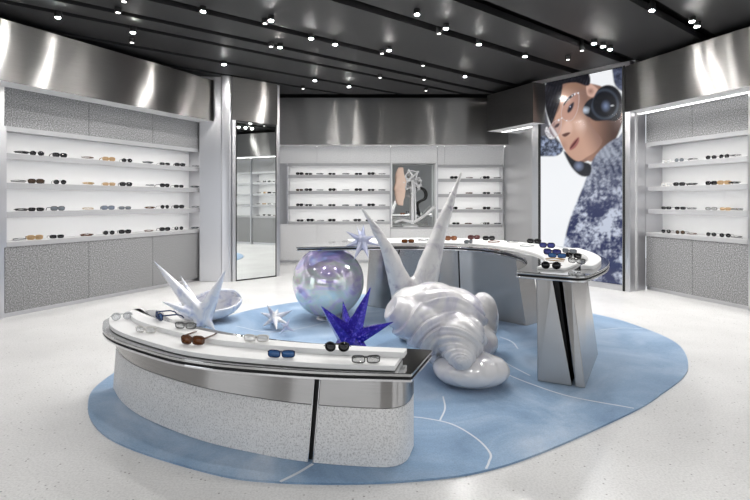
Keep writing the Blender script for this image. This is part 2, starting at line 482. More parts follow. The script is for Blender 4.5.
hair = closed_spline(K3([(45,85),(22,180),(38,290),(68,378),(82,378),(112,300),(140,215),(156,120),(165,98),(250,88),(325,112),(352,95),(350,40),(318,20),(180,50)]), 3)
head = closed_spline(K([(110,95),(60,250),(100,330),(150,430),(190,448),(240,430),(300,380),(370,280),(370,180),(300,120),(225,100)]), 3)
facep = closed_spline(K([(112,130),(105,205),(84,250),(88,300),(104,345),(125,390),(155,425),(188,440),(225,420),(262,395),(290,350),(255,300),(225,250),(215,200),(225,160),(218,120),(160,100)]), 3)
neck = closed_spline(K([(222,330),(220,425),(250,440),(300,400),(345,350),(375,280),(380,240),(300,250),(240,262)]), 3)
ear = closed_spline(K([(220,108),(224,150),(248,160),(275,135),(240,102)]), 3)
cup = closed_spline(K([(268,132),(244,185),(232,240),(258,264),(310,262),(352,262),(376,225),(376,160),(348,118),(306,108)]), 3)
cupy = closed_spline(K([(255,165),(222,180),(205,215),(214,238),(240,250),(262,230)]), 3)
cup2 = closed_spline(K([(122,395),(140,440),(165,478),(200,505),(235,500),(240,455),(200,440),(165,425)]), 3)
capl = closed_spline(K([(10,345),(40,330),(90,350),(120,385),(95,415),(45,418),(10,412)]), 3)
capu = closed_spline(K([(10,250),(40,215),(58,280),(80,325),(110,370),(60,385),(10,360)]), 3)
armr = closed_spline(K([(336,20),(335,60),(346,110),(385,130),(395,20)]), 3)
shirt = closed_spline([(592,160),(585,180),(576,202),(569,220),(564,240),(561,262),(556,292),(630,296),(632,135),(618,137),(604,146)], 3)
lens1 = closed_spline(K3([(268,165),(225,172),(178,215),(152,275),(150,335),(185,362),(225,355),(258,300),(272,230)]), 3)
lens2 = closed_spline(K3([(148,352),(105,362),(68,400),(52,450),(75,480),(118,470),(142,420)]), 3)
eye1 = closed_spline(K3([(236,228),(208,248),(190,288),(196,305),(218,290),(234,258)]), 3)
eye2 = closed_spline(K3([(134,378),(112,385),(98,405),(108,412),(128,400)]), 3)
brow1 = closed_spline(K3([(236,168),(195,195),(164,240),(166,254),(190,222),(232,186)]), 3)
mouth = closed_spline(K([(186,335),(165,352),(148,378),(150,392),(172,380),(188,354)]), 3)
mouthl = closed_spline(K([(186,338),(166,358),(149,382),(156,382),(172,364)]), 3)
nose = closed_spline(K([(142,258),(122,280),(108,312),(120,332),(148,322),(158,290)]), 3)
nosn = closed_spline(K([(114,324),(128,334),(150,318),(140,314)]), 3)
glint = closed_spline(K3([(40,405),(30,440),(62,490),(100,488),(70,455),(58,420)]), 3)
def mixc(a, b, t): return tuple(a[i] + (b[i] - a[i]) * t for i in range(3))
def portrait(x, y):
    c = (.95, .97, 1.0)
    fb = lambda s, f: noise.fractal(Vector((x * s, y * s, f)), 1.0, 2.0, 4)
    def put(c, poly, col, soft=1.0):
        d = sdist(x, y, poly); return mixc(col, c, smooth01(-soft, soft, d))
    c = put(c, capu, (.10, .10, .12)); 
    c = put(c, armr, mixc((.02, .025, .05), (.10, .12, .2), max(0, min(1, .5 + fb(.2, 3)))))
    c = put(c, head, (.30, .17, .13), .8)
    c = put(c, neck, mixc((.36, .20, .145), (.045, .024, .022), smooth01(586, 614, x) * .9), 1.2)
    n = max(0, min(1, .50 + 1.3 * fb(.055, 1.) + .65 * fb(.3, 5)))
    sh = mixc((.020, .030, .105), (.58, .63, .76), n ** 1.7)
    if y < 215: sh = mixc(sh, mixc((.045, .055, .085), (.26, .29, .36), .5 + .5 * math.sin((x - y * .45) * .9 + 3 * fb(.06, 4))), .6 * smooth01(215, 150, y))
    c = put(c, shirt, sh, 1.2)
    c = put(c, cup2, mixc((.01, .012, .02), (.25, .3, .45), max(0, 1 - math.hypot(x - 578, y - 166) / 6)))
    c = put(c, capl, mixc((.03, .04, .07), (.35, .42, .6), max(0, min(1, .3 + fb(.25, 2)))))
    # the printed face: lit cheek and brow, shaded side towards the ear
    t = ((x - 566) * .86 + (y - 112) * -.35) / 20
    skin = mixc((.60, .36, .27), (.26, .15, .12), smooth01(.1, 1.1, t))
    skin = mixc(skin, (.30, .17, .11), .75 * smooth01(96, 86, y + (x - 565) * .2))
    skin = mixc(skin, (.80, .56, .48), max(0, 1 - math.hypot((x - 580) / 7, (y - 125) / 14)) * .4)
    skin = mixc(skin, (.34, .17, .13), max(0, 1 - math.hypot((x - 562) / 6, (y - 146) / 7)) * .5)
    c = put(c, facep, skin, .7)
    c = put(c, ear, mixc((.66, .42, .34), (.30, .15, .12), max(0, 1 - math.hypot(x - 590, y - 91) / 4)), .7)
    c = put(c, nose, (.74, .49, .40), 2.4); c = put(c, nosn, (.12, .05, .04), .8)
    c = put(c, mouth, (.36, .13, .12), .9); c = put(c, mouthl, (.12, .03, .03), .5)
    for l, k, tint in ((lens1, .42, (.50, .27, .23)), (lens2, .40, (.50, .36, .38))):
        if sdist(x, y, l) < 0: c = mixc(c, tint, k)
    c = put(c, eye1, (.02, .016, .03), 1.1); c = put(c, eye2, (.07, .04, .05), .8)
    c = mixc((.5, .5, .7), c, smooth01(.4, .9, math.hypot(x - 569.5, y - 106.5)))
    for l in (lens1, lens2):
        c = mixc((.62, .48, .46), c, smooth01(.15, .75, abs(sdist(x, y, l))) * .7 + .3)
    c = put(c, brow1, (.016, .012, .016), .6)
    c = put(c, glint, mixc((.42, .40, .44), (.85, .84, .88), max(0, min(1, .5 + fb(.6, 9)))), .6)
    for gx, gy, gr in ((574, 94, 1.3), (577.5, 93, 1.2), (571.5, 95.5, .9), (558, 120, 1.3), (561, 118, 1.0), (566, 120.5, .9)):
        c = mixc((.92, .92, .98), c, smooth01(gr * .4, gr, math.hypot(x - gx, y - gy)))
    st_ = .5 + .5 * math.sin((x * .9 + y * .3) * 2.2)
    c = put(c, hair, mixc((.004, .004, .008), (.03, .03, .045), st_ * max(0, min(1, .3 + fb(.15, 7)))), .7)
    c = put(c, cupy, mixc((.01, .012, .02), (.62, .70, .82), max(0, 1 - math.hypot((x - 584.5) / 1.4, y - 110) / 4.5)), .7)
    cc = (.004, .005, .010)
    cc = mixc(cc, (.20, .26, .42), max(0, 1 - math.hypot((x - 605) / .8, y - 106) / 7) ** 1.3)
    cc = mixc(cc, (.06, .08, .12), max(0, 1 - abs(math.hypot(x - 604, (y - 104) / 1.1) - 13) / 2) * .7)
    cc = mixc(cc, (.9, .92, 1), max(0, 1 - math.hypot((x - 611.5) / 2.2, y - 105.5) / 1.1))
    c = put(c, cup, cc, .8)
    return c
ST, SBZ = 3.205, .085
scr = thing('video_screen', 'tall lit screen showing a portrait of a person wearing headphones and glasses', 'screen', (*SA, 0), math.atan2(sd.y, sd.x))
SL = (SB - SA).length
nx_, nz_ = 118, 262
me = bpy.data.meshes.new('display')
vs = [(SL * i / nx_, .02, SBZ + (ST - SBZ) * k / nz_) for k in range(nz_ + 1) for i in range(nx_ + 1)]
fs = [(k*(nx_+1)+i, k*(nx_+1)+i+1, (k+1)*(nx_+1)+i+1, (k+1)*(nx_+1)+i) for k in range(nz_) for i in range(nx_)]
me.from_pydata(vs, [], fs)
ca = me.color_attributes.new('picture', 'FLOAT_COLOR', 'POINT')
for i, (u, v, z) in enumerate(vs):
    w = SA + sd * u
    px = 375 + w.x * F / w.y; py = HZ + (H - z) * F / w.y
    ca.data[i].color = (*portrait(px, py), 1)
m_scr, nt, b = nmat('lit screen picture')
a_ = nt.nodes.new('ShaderNodeVertexColor'); a_.layer_name = 'picture'
nt.links.new(a_.outputs['Color'], b.inputs['Emission Color']); b.inputs['Emission Strength'].default_value = 1.0
b.inputs['Base Color'].default_value = (.01, .01, .01, 1); b.inputs['Roughness'].default_value = .12
me.materials.append(m_scr)
o = bpy.data.objects.new('display', me); COL.objects.link(o); o.parent = scr
plabel(o, 'glowing portrait picture')
bm = NB(); box(bm, -.012, SL + .012, .022, .10, .06, ST + .01); obj('housing', bm, m_black, scr)
bm = NB(); box(bm, -.028, .0, -.01, .10, 0, ST + .01); box(bm, SL, SL + .028, -.01, .10, 0, ST + .01); obj('edge_frame', bm, m_black, scr)
bm = NB(); box(bm, .001, SL - .001, -.01, .10, 0, SBZ - .002); obj('sill', bm, m_post, scr)

# ------------------------------------------------------------------ rug
rugo = closed_spline(V2((-1.95,3.67),(-1.82,3.17),(-1.45,2.72),(-.84,2.395),(-.44,2.293),(.143,2.30),(.66,2.45),(1.454,2.968),(1.89,3.316),(2.39,3.82),(2.72,4.51),(2.69,5.16),(2.5,5.65),(1.9,6.4),(1.0,6.9),(0,6.9),(-.6,6.6),(-1.02,6.31),(-1.54,5.75),(-1.87,4.8)), 8)
bm = NB(); prism(bm, rugo, .0, .010)
def gp(px, py): 
    D = F * H / (py - HZ); return Vector(((px - 375) * D / F, D))
def ribbon(bm, pts, w, z, mi):
    c = spline([Vector((p.x, p.y)) for p in pts], 8)
    L, Rr = [], []
    for i, p in enumerate(c):
        t = (c[min(i+1, len(c)-1)] - c[max(i-1, 0)]).normalized(); n = Vector((-t.y, t.x))
        L.append(bm.verts.new((*(p + n*w/2), z))); Rr.append(bm.verts.new((*(p - n*w/2), z)))
    for i in range(len(c)-1):
        f = bm.faces.new([Rr[i], Rr[i+1], L[i+1], L[i]]); f.material_index = mi
ribbon(bm, [gp(313,466), gp(298,475), gp(280,484)], .016, .0108, 1)
ribbon(bm, [gp(405,418), gp(425,420), gp(452,426), gp(476,440), gp(490,455), gp(489,464), gp(486,471)], .011, .0108, 1)
ribbon(bm, [gp(443,398), gp(445,410), gp(440,422)], .010, .0108, 1)
ribbon(bm, [gp(505,375), gp(530,385), gp(570,398), gp(634,410)], .013, .0108, 1)
ribbon(bm, [gp(500,360), gp(509,366), gp(530,377)], .010, .0108, 1)
ribbon(bm, [gp(600,331), gp(622,329), gp(643,330)], .012, .0108, 1)
ribbon(bm, [gp(236,327), gp(270,333), gp(312,327), gp(340,318)], .012, .0108, 1)
ribbon(bm, [gp(500,338), gp(512,343), gp(518,350)], .012, .0108, 1)
bmesh.ops.recalc_face_normals(bm, faces=bm.faces)
tag(obj('rug', bm, [m_rug, m_vein]), 'large rounded watery-blue rug with white vein lines under the display tables', 'rug')

# ------------------------------------------------------------------ front display table
O1 = spline(V2((-1.90,3.50),(-1.66,3.08),(-1.23,2.73),(-.875,2.54),(-.313,2.41),(.174,2.365)), 10)
I1 = spline(V2((-1.64,3.80),(-1.40,3.44),(-1.07,3.20),(-.784,3.04),(-.373,2.88),(.315,2.745)), 10)
def bandpoly(O, I, f0, f1, t0, t1, n=40, r=None):
    """outline between two curves; f0, f1 may be (left, right) fractions"""
    g = lambda f, s: f[0] + (f[1] - f[0]) * s if isinstance(f, tuple) else f
    A, B = [], []
    for k in range(n + 1):
        s = k / n; t = t0 + (t1 - t0) * s
        o, i = at(O, t), at(I, t)
        A.append(o.lerp(i, g(f0, s))); B.append(o.lerp(i, g(f1, s)))
    poly = A + list(reversed(B))
    if r:
        def trim(C, rr):                         # cut rr of arc length off the end, same point count
            acc = [0.0]
            for p, q_ in zip(C, C[1:]): acc.append(acc[-1] + (q_ - p).length)
            L = acc[-1] - rr; out = []; j = 0
            for k in range(len(C)):
                d = L * k / (len(C) - 1)
                while j < len(C) - 2 and acc[j+1] < d: j += 1
                out.append(C[j].lerp(C[j+1], (d - acc[j]) / max(1e-9, acc[j+1] - acc[j])))
            return out
        def endcap(A, B, ra, rb):                # round the corners at the tail ends of A and B
            ca, cb = A[-1], B[-1]
            A2, B2 = trim(A, ra), trim(B, rb)
            pa = ca + (cb - ca).normalized() * ra; pb = cb + (ca - cb).normalized() * rb
            bez = lambda p, q, e: [(1-t)**2 * p + 2*t*(1-t) * q + t*t * e for t in [k / 8 for k in range(9)]]
            return A2[:-1], bez(A2[-1], ca, pa) + list(reversed(bez(B2[-1], cb, pb))), B2[:-1]
        A, cap1, B = endcap(A, B, r[1], r[2])
        A.reverse(); B.reverse()
        A, cap0, B = endcap(A, B, r[0], r[3])
        poly = list(reversed(A)) + cap1 + B + list(reversed(cap0))
    return poly
T1 = thing('display_table', 'low curved display table with steel rim and pale stone plinth in front', 'display table', (-.5, 2.7, .010))
def put(name, bm, m, t, **k):
    bmesh.ops.translate(bm, vec=-t.location, verts=bm.verts); return obj(name, bm, m, t, **k)
ends1 = (.16, .012, .012, .12)
bm = NB(); prism(bm, bandpoly(O1, I1, 0, 1, 0, 1, r=ends1), .462, .478); put('table_top', bm, m_slab, T1, bevel=.003)
bm = NB(); prism(bm, bandpoly(O1, I1, .02, .98, .005, .995, r=ends1), .450, .462); put('shadow_gap', bm, m_black, T1)
bm = NB(); prism(bm, bandpoly(O1, I1, .0, 1, 0, 1, r=ends1), .436, .450); put('lower_rim', bm, m_chrome, T1, bevel=.003)
PB = spline(V2((-1.81,3.44),(-1.62,3.19),(-1.37,2.955),(-.936,2.675),(-.547,2.515),(-.328,2.452),(-.1,2.415),(.14,2.395)), 10)
PI = spline(V2((-1.66,3.62),(-1.48,3.37),(-1.22,3.15),(-.86,2.95),(-.52,2.82),(-.30,2.77),(-.05,2.72),(.22,2.68)), 10)
def tpar(px_bot):
    best = min(range(0, 1001), key=lambda k: abs(375 + at(PB, k/1000).x * F / at(PB, k/1000).y - px_bot)); return best / 1000
ts_b0, ts_b1 = tpar(307.5), tpar(313)
ts_t0, ts_t1 = tpar(312.5), tpar(319)
def plinth_block(tb0, tb1, tt0, tt1, rr):
    def outline(z):
        s = z / .436
        p = bandpoly(PB, PI, .02 + .12 * s, .96, tb0 + (tt0 - tb0) * s, tb1 + (tt1 - tb1) * s, n=30, r=rr)
        return p
    zb = .285
    bm = NB(); loft(bm, outline(.0), outline(zb - .002), .012, zb - .002); put('stone_skirt', bm, m_stoneF, T1, smooth=40)
    bm = NB(); loft(bm, outline(zb + .002), outline(.436), zb + .002, .436); put('steel_band', bm, m_steel, T1, smooth=40, uv=True)
    bm = NB(); 
    o1, o2 = outline(zb - .002), outline(zb + .002)
    c = sum(o1, Vector((0, 0))) / len(o1)
    sh = lambda q: [p + (c - p).normalized() * .004 for p in q]
    loft(bm, sh(o1), sh(o2), zb - .002, zb + .002); put('joint_line', bm, m_black, T1)
plinth_block(0, ts_b0, 0, ts_t0, (.02, .004, .004, .02))
plinth_block(ts_b1, 1, ts_t1, 1, (.004, .12, .06, .004))
def slit(tb0, tb1, tt0, tt1, f0, m, name):
    q = lambda t0, t1, s: [at(PB, t0).lerp(at(PI, t0), f0 + .12*s), at(PB, t1).lerp(at(PI, t1), f0 + .12*s), at(PB, t1).lerp(at(PI, t1), .9), at(PB, t0).lerp(at(PI, t0), .9)]
    bm = NB(); loft(bm, q(tb0, tb1, 0), q(tt0, tt1, 1), .012, .436); put(name, bm, m, T1)
e = .0022
slit(ts_b0 + e, ts_b1 - e, ts_t0 + e, ts_t1 - e, .10, m_black, 'slit')
slit(ts_b0 + .0004, ts_b0 + e, ts_t0 + .0004, ts_t0 + e, .01, m_chrome, 'edge_trim')
slit(ts_b1 - e, ts_b1 - .0004, ts_t1 - e, ts_t1 - .0004, .01, m_chrome, 'edge_trim')

FR = ((.10, .05), (.42, .35), (.66, .53))
bm = NB(); prism(bm, bandpoly(O1, I1, FR[0], FR[2], .045, .965, r=(.10, .004, .004, .06)), .482, .507)
tag(obj('display_riser', bm, m_tray, origin=(-.5, 2.6, .482), bevel=.003), 'wide lower white riser curving along the low front table', 'riser', 'white risers on the tables')
bm = NB(); prism(bm, bandpoly(O1, I1, FR[1], FR[2], .075, .972, r=(.06, .004, .004, .06)), .5075, .535)
tag(obj('display_riser', bm, m_tray, origin=(-.5, 2.7, .5075), bevel=.003), 'narrow upper white riser along the back of the low front table', 'riser', 'white risers on the tables')
# feet that lift the lower riser
bm = NB(); prism(bm, bandpoly(O1, I1, (.2, .16), (.6, .48), .07, .94), .4782, .4817); put('riser_bearer', bm, m_black, T1)

# ------------------------------------------------------------------ back display table
O2 = spline(V2((-.84,5.30),(-.5,5.80),(.0,6.15),(.82,6.28),(1.5,6.0),(1.92,5.3),(2.0,4.75),(1.90,4.1),(1.68,3.62),(1.32,3.14)), 10)
I2 = spline(V2((-.80,5.10),(-.3,5.20),(.2,5.26),(.7,5.22),(1.0,5.08),(1.17,4.78),(1.235,4.4),(1.22,4.05),(1.12,3.70),(.95,3.38)), 10)
T2 = thing('display_table', 'tall curved steel display table sweeping around behind the sculptures', 'display table', (1.0, 5.0, .010))
ends2 = (.05, .10, .02, .03)
def bp2(f0, f1, t0, t1, r=None, n=60): return bandpoly(O2, I2, f0, f1, t0, t1, n=n, r=r)
bm = NB(); prism(bm, bp2(0, 1, 0, 1, ends2), .802, .818); put('table_top', bm, m_slab, T2, bevel=.003)
bm = NB(); prism(bm, bp2(.015, .985, .004, .996, ends2), .790, .802); put('shadow_gap', bm, m_black, T2)
bm = NB(); prism(bm, bp2(0, 1, 0, 1, ends2), .776, .790); put('lower_rim', bm, m_chrome, T2, bevel=.003)
BI = spline(V2((-.11,6.10),(.10,5.93),(.5,5.76),(.95,5.60),(1.3,5.35),(1.575,5.08)), 10)
BO = spline(V2((-.12,6.12),(.10,6.10),(.62,6.08),(1.15,5.95),(1.55,5.65),(1.80,5.25)), 10)
def block2(t0b, t1b, t0t, t1t, m=m_steel):
    def o(s): 
        return bandpoly(BI, BO, 0.02 + .04*s, .98, t0b + (t0t - t0b) * s, t1b + (t1t - t1b) * s, n=16)
    bm = NB(); loft(bm, o(0), o(1), .012, .776); put('plinth_block', bm, m, T2, smooth=40, uv=True)
block2(0, .235, .06, .30); block2(.242, .60, .307, .585); block2(.607, .975, .592, .90)
q = lambda t0, t1: [at(BI, t0).lerp(at(BO, t0), .1), at(BI, t1).lerp(at(BO, t1), .1), at(BI, t1).lerp(at(BO, t1), .9), at(BI, t0).lerp(at(BO, t0), .9)]
for a in ((.2355, .2415, .3005, .3065), (.6005, .6065, .5855, .5915)):
    bm = NB(); loft(bm, q(a[0], a[1]), q(a[2], a[3]), .012, .776); put('slit', bm, m_black, T2)
# the two leaning slabs under the near end
g2 = lambda px, py, z: (lambda D: Vector(((px - 375) * D / F, D)))(F * (H - z) / (py - HZ))
def quadblock(name, bot, top, m, z1=.7445):
    bm = NB(); loft(bm, bot, top, .012, z1); put(name, bm, m, T2, bevel=.004, uv=True)
quadblock('plinth_block', V2((1.157,3.56),(1.362,3.457),(1.66,4.05),(1.40,4.30)), V2((1.145,3.53),(1.240,3.50),(1.55,4.10),(1.38,4.30)), m_steel)
quadblock('plinth_block', V2((1.382,3.448),(1.438,3.42),(1.86,4.17),(1.68,4.30)), V2((1.300,3.47),(1.362,3.46),(1.70,4.02),(1.60,4.20)), m_steel)
quadblock('slit', V2((1.364,3.52),(1.383,3.51),(1.67,4.10),(1.66,4.10)), V2((1.244,3.56),(1.296,3.53),(1.58,4.05),(1.54,4.05)), m_black)
bm = NB(); prism(bm, V2((1.16,3.52),(1.47,3.46),(1.72,4.05),(1.40,4.30)), .745, .7758); put('top_plate', bm, m_black, T2)

bm = NB(); prism(bm, bp2((.08, .40), .78, .15, .955, (.05, .02, .02, .05)), .8185, .836)
tag(obj('display_riser', bm, m_tray, origin=(1.2, 5.2, .8185), bevel=.003), 'wide white riser lining the inner edge of the tall curved table', 'riser', 'white risers on the tables')
bm = NB(); prism(bm, bp2(.10, .26, .66, .93, (.03, .02, .02, .03), n=30), .8185, .846)
tag(obj('display_riser', bm, m_tray, origin=(1.7, 4.3, .8185), bevel=.003), 'narrow white riser strip on the outer side of the tall table near end', 'riser', 'white risers on the tables')

# ------------------------------------------------------------------ eyewear
def sup(a, b, n, k=40):
    out = []
    for i in range(k):
        t = 2 * math.pi * i / k; c, s = math.cos(t), math.sin(t)
        out.append((a * math.copysign(abs(c) ** (2 / n), c), b * math.copysign(abs(s) ** (2 / n), s)))
    return out
COLS = {'black': ((.012, .012, .013), (.010, .010, .012), 0), 'brown': ((.10, .035, .012), (.17, .055, .015), 0), 'umber': ((.05, .030, .018), (.06, .035, .02), 0), 'slate': ((.16, .18, .22), (.20, .24, .30), 0),
        'tan': ((.45, .30, .14), (.40, .27, .15), 0), 'grey': ((.10, .11, .12), (.16, .18, .20), 0),
        'blue': ((.012, .03, .10), (.04, .13, .34), 0), 'clear': ((.62, .60, .57), (.80, .82, .82), 1),
        'silver': ((.55, .56, .58), (.62, .66, .70), 1), 'orange': ((.20, .07, .03), (.26, .10, .04), 0),
        'navy': ((.02, .02, .07), (.04, .05, .24), 0), 'smoke': ((.05, .05, .05), (.34, .36, .35), 1), 'red': ((.11, .03, .03), (.10, .03, .03), 0)}
_mc = {}
def emats(c):
    if c not in _mc:
        f, l, clear = COLS[c]
        _mc[c] = (M(c + ' frame', f, .22, coat=.3), M(c + ' lens', l, .06, coat=.4, alpha=(.35 if clear else 1)))
    return _mc[c]
_gm = {}
def meshes(style, c, lift=0.):
    key = (style, c, lift)
    if key in _gm: return _gm[key]
    W, a, b, n, rr = {'rect': (.036, .031, .0175, 3.4, .0030), 'round': (.034, .026, .024, 2.0, .0024), 'bold': (.037, .032, .022, 3.0, .0048)}[style]
    fm, lm = emats(c)
    def mk(name, bm, m):
        bmesh.ops.recalc_face_normals(bm, faces=bm.faces)
        me = bpy.data.meshes.new(name); bm.to_mesh(me); bm.free(); me.materials.append(m)
        for p in me.polygons: p.use_smooth = True
        return me
    bm = NB(); zc = b + rr
    for s in (-1, 1):
        pts = [(s * W + x, .004 * (abs(s * W + x) / .07) ** 2 * 2, zc + z) for x, z in sup(a, b, n, 28)]
        tube(bm, pts, rr, 6, closed=True)
    tube(bm, [(-(W - a) - .001, 0, zc + b * .45), (0, -.001, zc + b * .6), (W - a + .001, 0, zc + b * .45)], rr, 6)
    fr = mk('frame', bm, fm)
    ls = []
    for s in (-1, 1):
        bm = NB(); A = sup(a, b, n, 28)
        loftv = [[bm.verts.new((s * W + x, y + .004 * (abs(s * W + x) / .07) ** 2 * 2, zc + z)) for x, z in A] for y in (-.0008, .0008)]
        face(bm, loftv[0]); face(bm, list(reversed(loftv[1])))
        for i in range(28): face(bm, [loftv[0][i], loftv[0][(i+1) % 28], loftv[1][(i+1) % 28], loftv[1][i]])
        ls.append(mk('lens', bm, lm))
    tl = []
    for s in (-1, 1):
        x = s * (W + a); bm = NB()
        tube(bm, [(x, .006, zc + b * .5), (x + s * .004, .02, zc + b * .5), (x + s * .004, .095, zc + b * .35), (x, .125, max(zc - b * .2, lift + .006)), (x - s * .003, .14, rr * .8 + lift)], [rr * 1.1, rr, rr * .9, rr, rr * .8], 6)
        tl.append(mk('temple', bm, fm))
    # folded: temples crossed behind the front
    tf = []
    for s in (-1, 1):
        x = s * (W + a); bm = NB(); y = .010 + (.006 if s > 0 else 0)
        tube(bm, [(x, .003, zc + b * .5), (x, y, zc + b * .5), (x - s * .10, y + .004, zc + b * .4), (x - s * .13, y + .005, zc - b * .1)], [rr * 1.1, rr, rr * .9, rr * .8], 6)
        tf.append(mk('temple', bm, fm))
    _gm[key] = (fr, ls, tl, tf, b, rr); return _gm[key]
def eyewear(style, c, loc, rz, label, group, folded=False, scale=1.0, cat='glasses', name='sunglasses', lift=0., tucked=False):
    fr, ls, tl, tf, b, rr = meshes(style, c, lift)
    t = thing(name, label, cat, loc, rz, group)
    t.scale = (scale,) * 3
    if folded:                            # lies on its lenses
        t.rotation_euler = (R(-84), 0, rz); t.location.z += .006 * scale
        t.rotation_euler = (R(84), 0, rz); t.location.z += .020 * scale
        t.rotation_euler = (R(90), 0, rz); t.location = Vector(loc) + Vector((0, 0, .0085 * scale)); 
        t.rotation_euler = (R(-90), 0, rz + math.pi)
        t.location = Vector(loc) + Vector((0, 0, .030 * scale))
    for me_ in [fr] + ls + (tf if folded or tucked else tl):
        o = bpy.data.objects.new(me_.name.split('.')[0], me_); COL.objects.link(o); o.parent = t
    return t
ORD = ['first', 'second', 'third', 'fourth', 'fifth', 'sixth', 'seventh', 'eighth', 'ninth', 'tenth']
SHN = ['top', 'second', 'third', 'bottom']
def wall_hit(px, a, u):                  # along-wall distance where a sight line meets a wall line
    k = (px - 375) / F                   # x = k*y
    return (k * a.y - a.x) / (u.x - k * u.y)
def row(disp, a, u, zs, items, where, styles, yin, rj=0, scale=1.0):
    th = disp.rotation_euler.z
    n = Vector((-u.y, u.x))
    for r, line in enumerate(items):
        for i, (px, c) in enumerate(line):
            folded = c.startswith('f:'); col = c[2:] if folded else c
            s = wall_hit(px, a + n * yin, u)
            w = a + u * s + n * (yin if not folded else yin - .01)
            st = styles[(i * 3 + r) % len(styles)]
            nm = {'black': 'black', 'clear': 'clear-lens'}.get(col, col)
            kind = ('folded ' if folded else '') + nm + (' sunglasses' if col not in ('clear', 'silver', 'smoke') else ' glasses')
            lab = '%s, %s item from left on %s shelf of the %s' % (kind, ORD[i], SHN[r], where)
            eyewear(st, col, (w.x, w.y, zs[r]), th + (random.uniform(-.25, .25) + rj if not folded else random.uniform(-.15, .15)), lab, 'eyewear on the ' + where, folded, scale,
                    name='sunglasses' if 'sun' in kind else 'eyeglasses')
row(dl, LP0, lu, ZS, [
    [(20, 'f:black'), (37, 'black'), (60, 'black'), (86, 'f:brown'), (109, 'tan'), (127, 'black'), (146, 'f:grey'), (165, 'black'), (180, 'black'), (194, 'f:grey')],
    [(17, 'f:black'), (36, 'umber'), (60, 'black'), (86, 'f:tan'), (109, 'tan'), (126, 'black'), (148, 'f:grey'), (165, 'black'), (179, 'black'), (193, 'f:grey')],
    [(19, 'f:black'), (36, 'black'), (58, 'grey'), (86, 'f:tan'), (108, 'slate'), (125, 'grey'), (148, 'f:brown'), (165, 'black'), (179, 'black'), (194, 'f:grey')],
    [(17, 'f:grey'), (35, 'tan'), (57, 'black'), (85, 'f:brown'), (109, 'black'), (125, 'black'), (147, 'f:brown'), (165, 'black'), (179, 'black'), (193, 'f:grey')]],
    'left wall display', ['bold', 'rect', 'bold', 'round'], .085, -.35, 1.1)
row(dr, RP0, ru, ZS, [
    [(666, 'clear'), (679, 'grey'), (695, 'f:black'), (711, 'black'), (724, 'black'), (738, 'f:black')],
    [(666, 'clear'), (679, 'black'), (694, 'f:black'), (711, 'black'), (724, 'tan'), (737, 'f:black')],
    [(666, 'black'), (680, 'black'), (694, 'f:grey'), (711, 'smoke'), (725, 'tan'), (739, 'f:black')],
    [(666, 'black'), (680, 'umber'), (694, 'f:brown'), (711, 'black'), (725, 'black'), (739, 'f:black')]],
    'right wall display', ['round', 'bold', 'rect'], .085, .25, 1.0)
bx = Vector((1, 0))
row(db, Vector((b0, 10.4)), bx, ZB, [
    [(299.5, 'black'), (308.5, 'black'), (320, 'f:grey'), (332, 'black'), (346, 'f:grey'), (358.5, 'black'), (371, 'black'), (382, 'f:grey')],
    [(299.5, 'umber'), (308.5, 'black'), (320, 'f:grey'), (332, 'black'), (346, 'f:grey'), (358.5, 'black'), (371, 'black'), (382, 'f:grey')],
    [(299.5, 'black'), (308.5, 'black'), (320, 'f:grey'), (332, 'black'), (346, 'f:grey'), (358.5, 'grey'), (371, 'black'), (382, 'f:grey')],
    [(300, 'black'), (310, 'black'), (321, 'f:grey'), (332, 'black'), (346, 'f:grey'), (357.5, 'black'), (369, 'black'), (381, 'f:grey')]],
    'left back display', ['bold', 'rect'], .06, 0, 1.05)
row(dc, Vector((c0, 10.4)), bx, ZC, [
    [(454, 'black'), (469, 'f:brown'), (486.5, 'black'), (497, 'f:grey')],
    [(453, 'black'), (469, 'f:brown'), (486.5, 'black'), (497, 'f:grey')],
    [(454, 'black'), (469, 'f:brown'), (486.5, 'black'), (497, 'f:grey')],
    [(456, 'black'), (468, 'f:brown'), (486.5, 'black'), (497, 'f:grey')]],
    'right back display', ['bold', 'rect'], .06, 0, 1.05)
def ontop(px, py, z):
    D = F * (H - z) / (py - HZ); return Vector(((px - 375) * D / F, D, z))
zl, zu = .508, .536
for (px, py, z, st, c, rz, nm, lab) in [
    (122, 320, zl, 'round', 'silver', .5, 'eyeglasses', 'silver round glasses at the far left end of the low front table'),
    (145, 333, zl, 'rect', 'clear', -.25, 'eyeglasses', 'thin clear rectangular glasses left of the amber sunglasses on the front table'),
    (158, 320, zu, 'bold', 'blue', -.9, 'sunglasses', 'turned dark sunglasses with blue lenses at left of the upper riser'),
    (185, 329, zu, 'rect', 'smoke', -.2, 'eyeglasses', 'pale-lens glasses with dark frame behind the amber sunglasses'),
    (192, 345, zl, 'bold', 'brown', -.25, 'sunglasses', 'amber brown sunglasses on the lower riser of the front table'),
    (256, 342, zu, 'rect', 'clear', -.1, 'eyeglasses', 'clear transparent glasses behind the blue sunglasses on the front table'),
    (281, 358, zl, 'rect', 'blue', -.08, 'sunglasses', 'navy framed sunglasses with blue lenses on the lower front riser'),
    (337, 352, zu, 'round', 'black', -.05, 'sunglasses', 'black oval sunglasses in front of the ultramarine spiky sculpture'),
    (366, 363.5, zl, 'rect', 'smoke', .03, 'eyeglasses', 'grey rectangular glasses at the right end of the front table')]:
    eyewear(st, c, ontop(px, py, z), rz, lab, 'eyewear on the front table', scale=1.0, name=nm, tucked=(c != 'brown' and rz > -.8), lift=(.029 if z == zl else 0.))
zt, zo = .837, .847
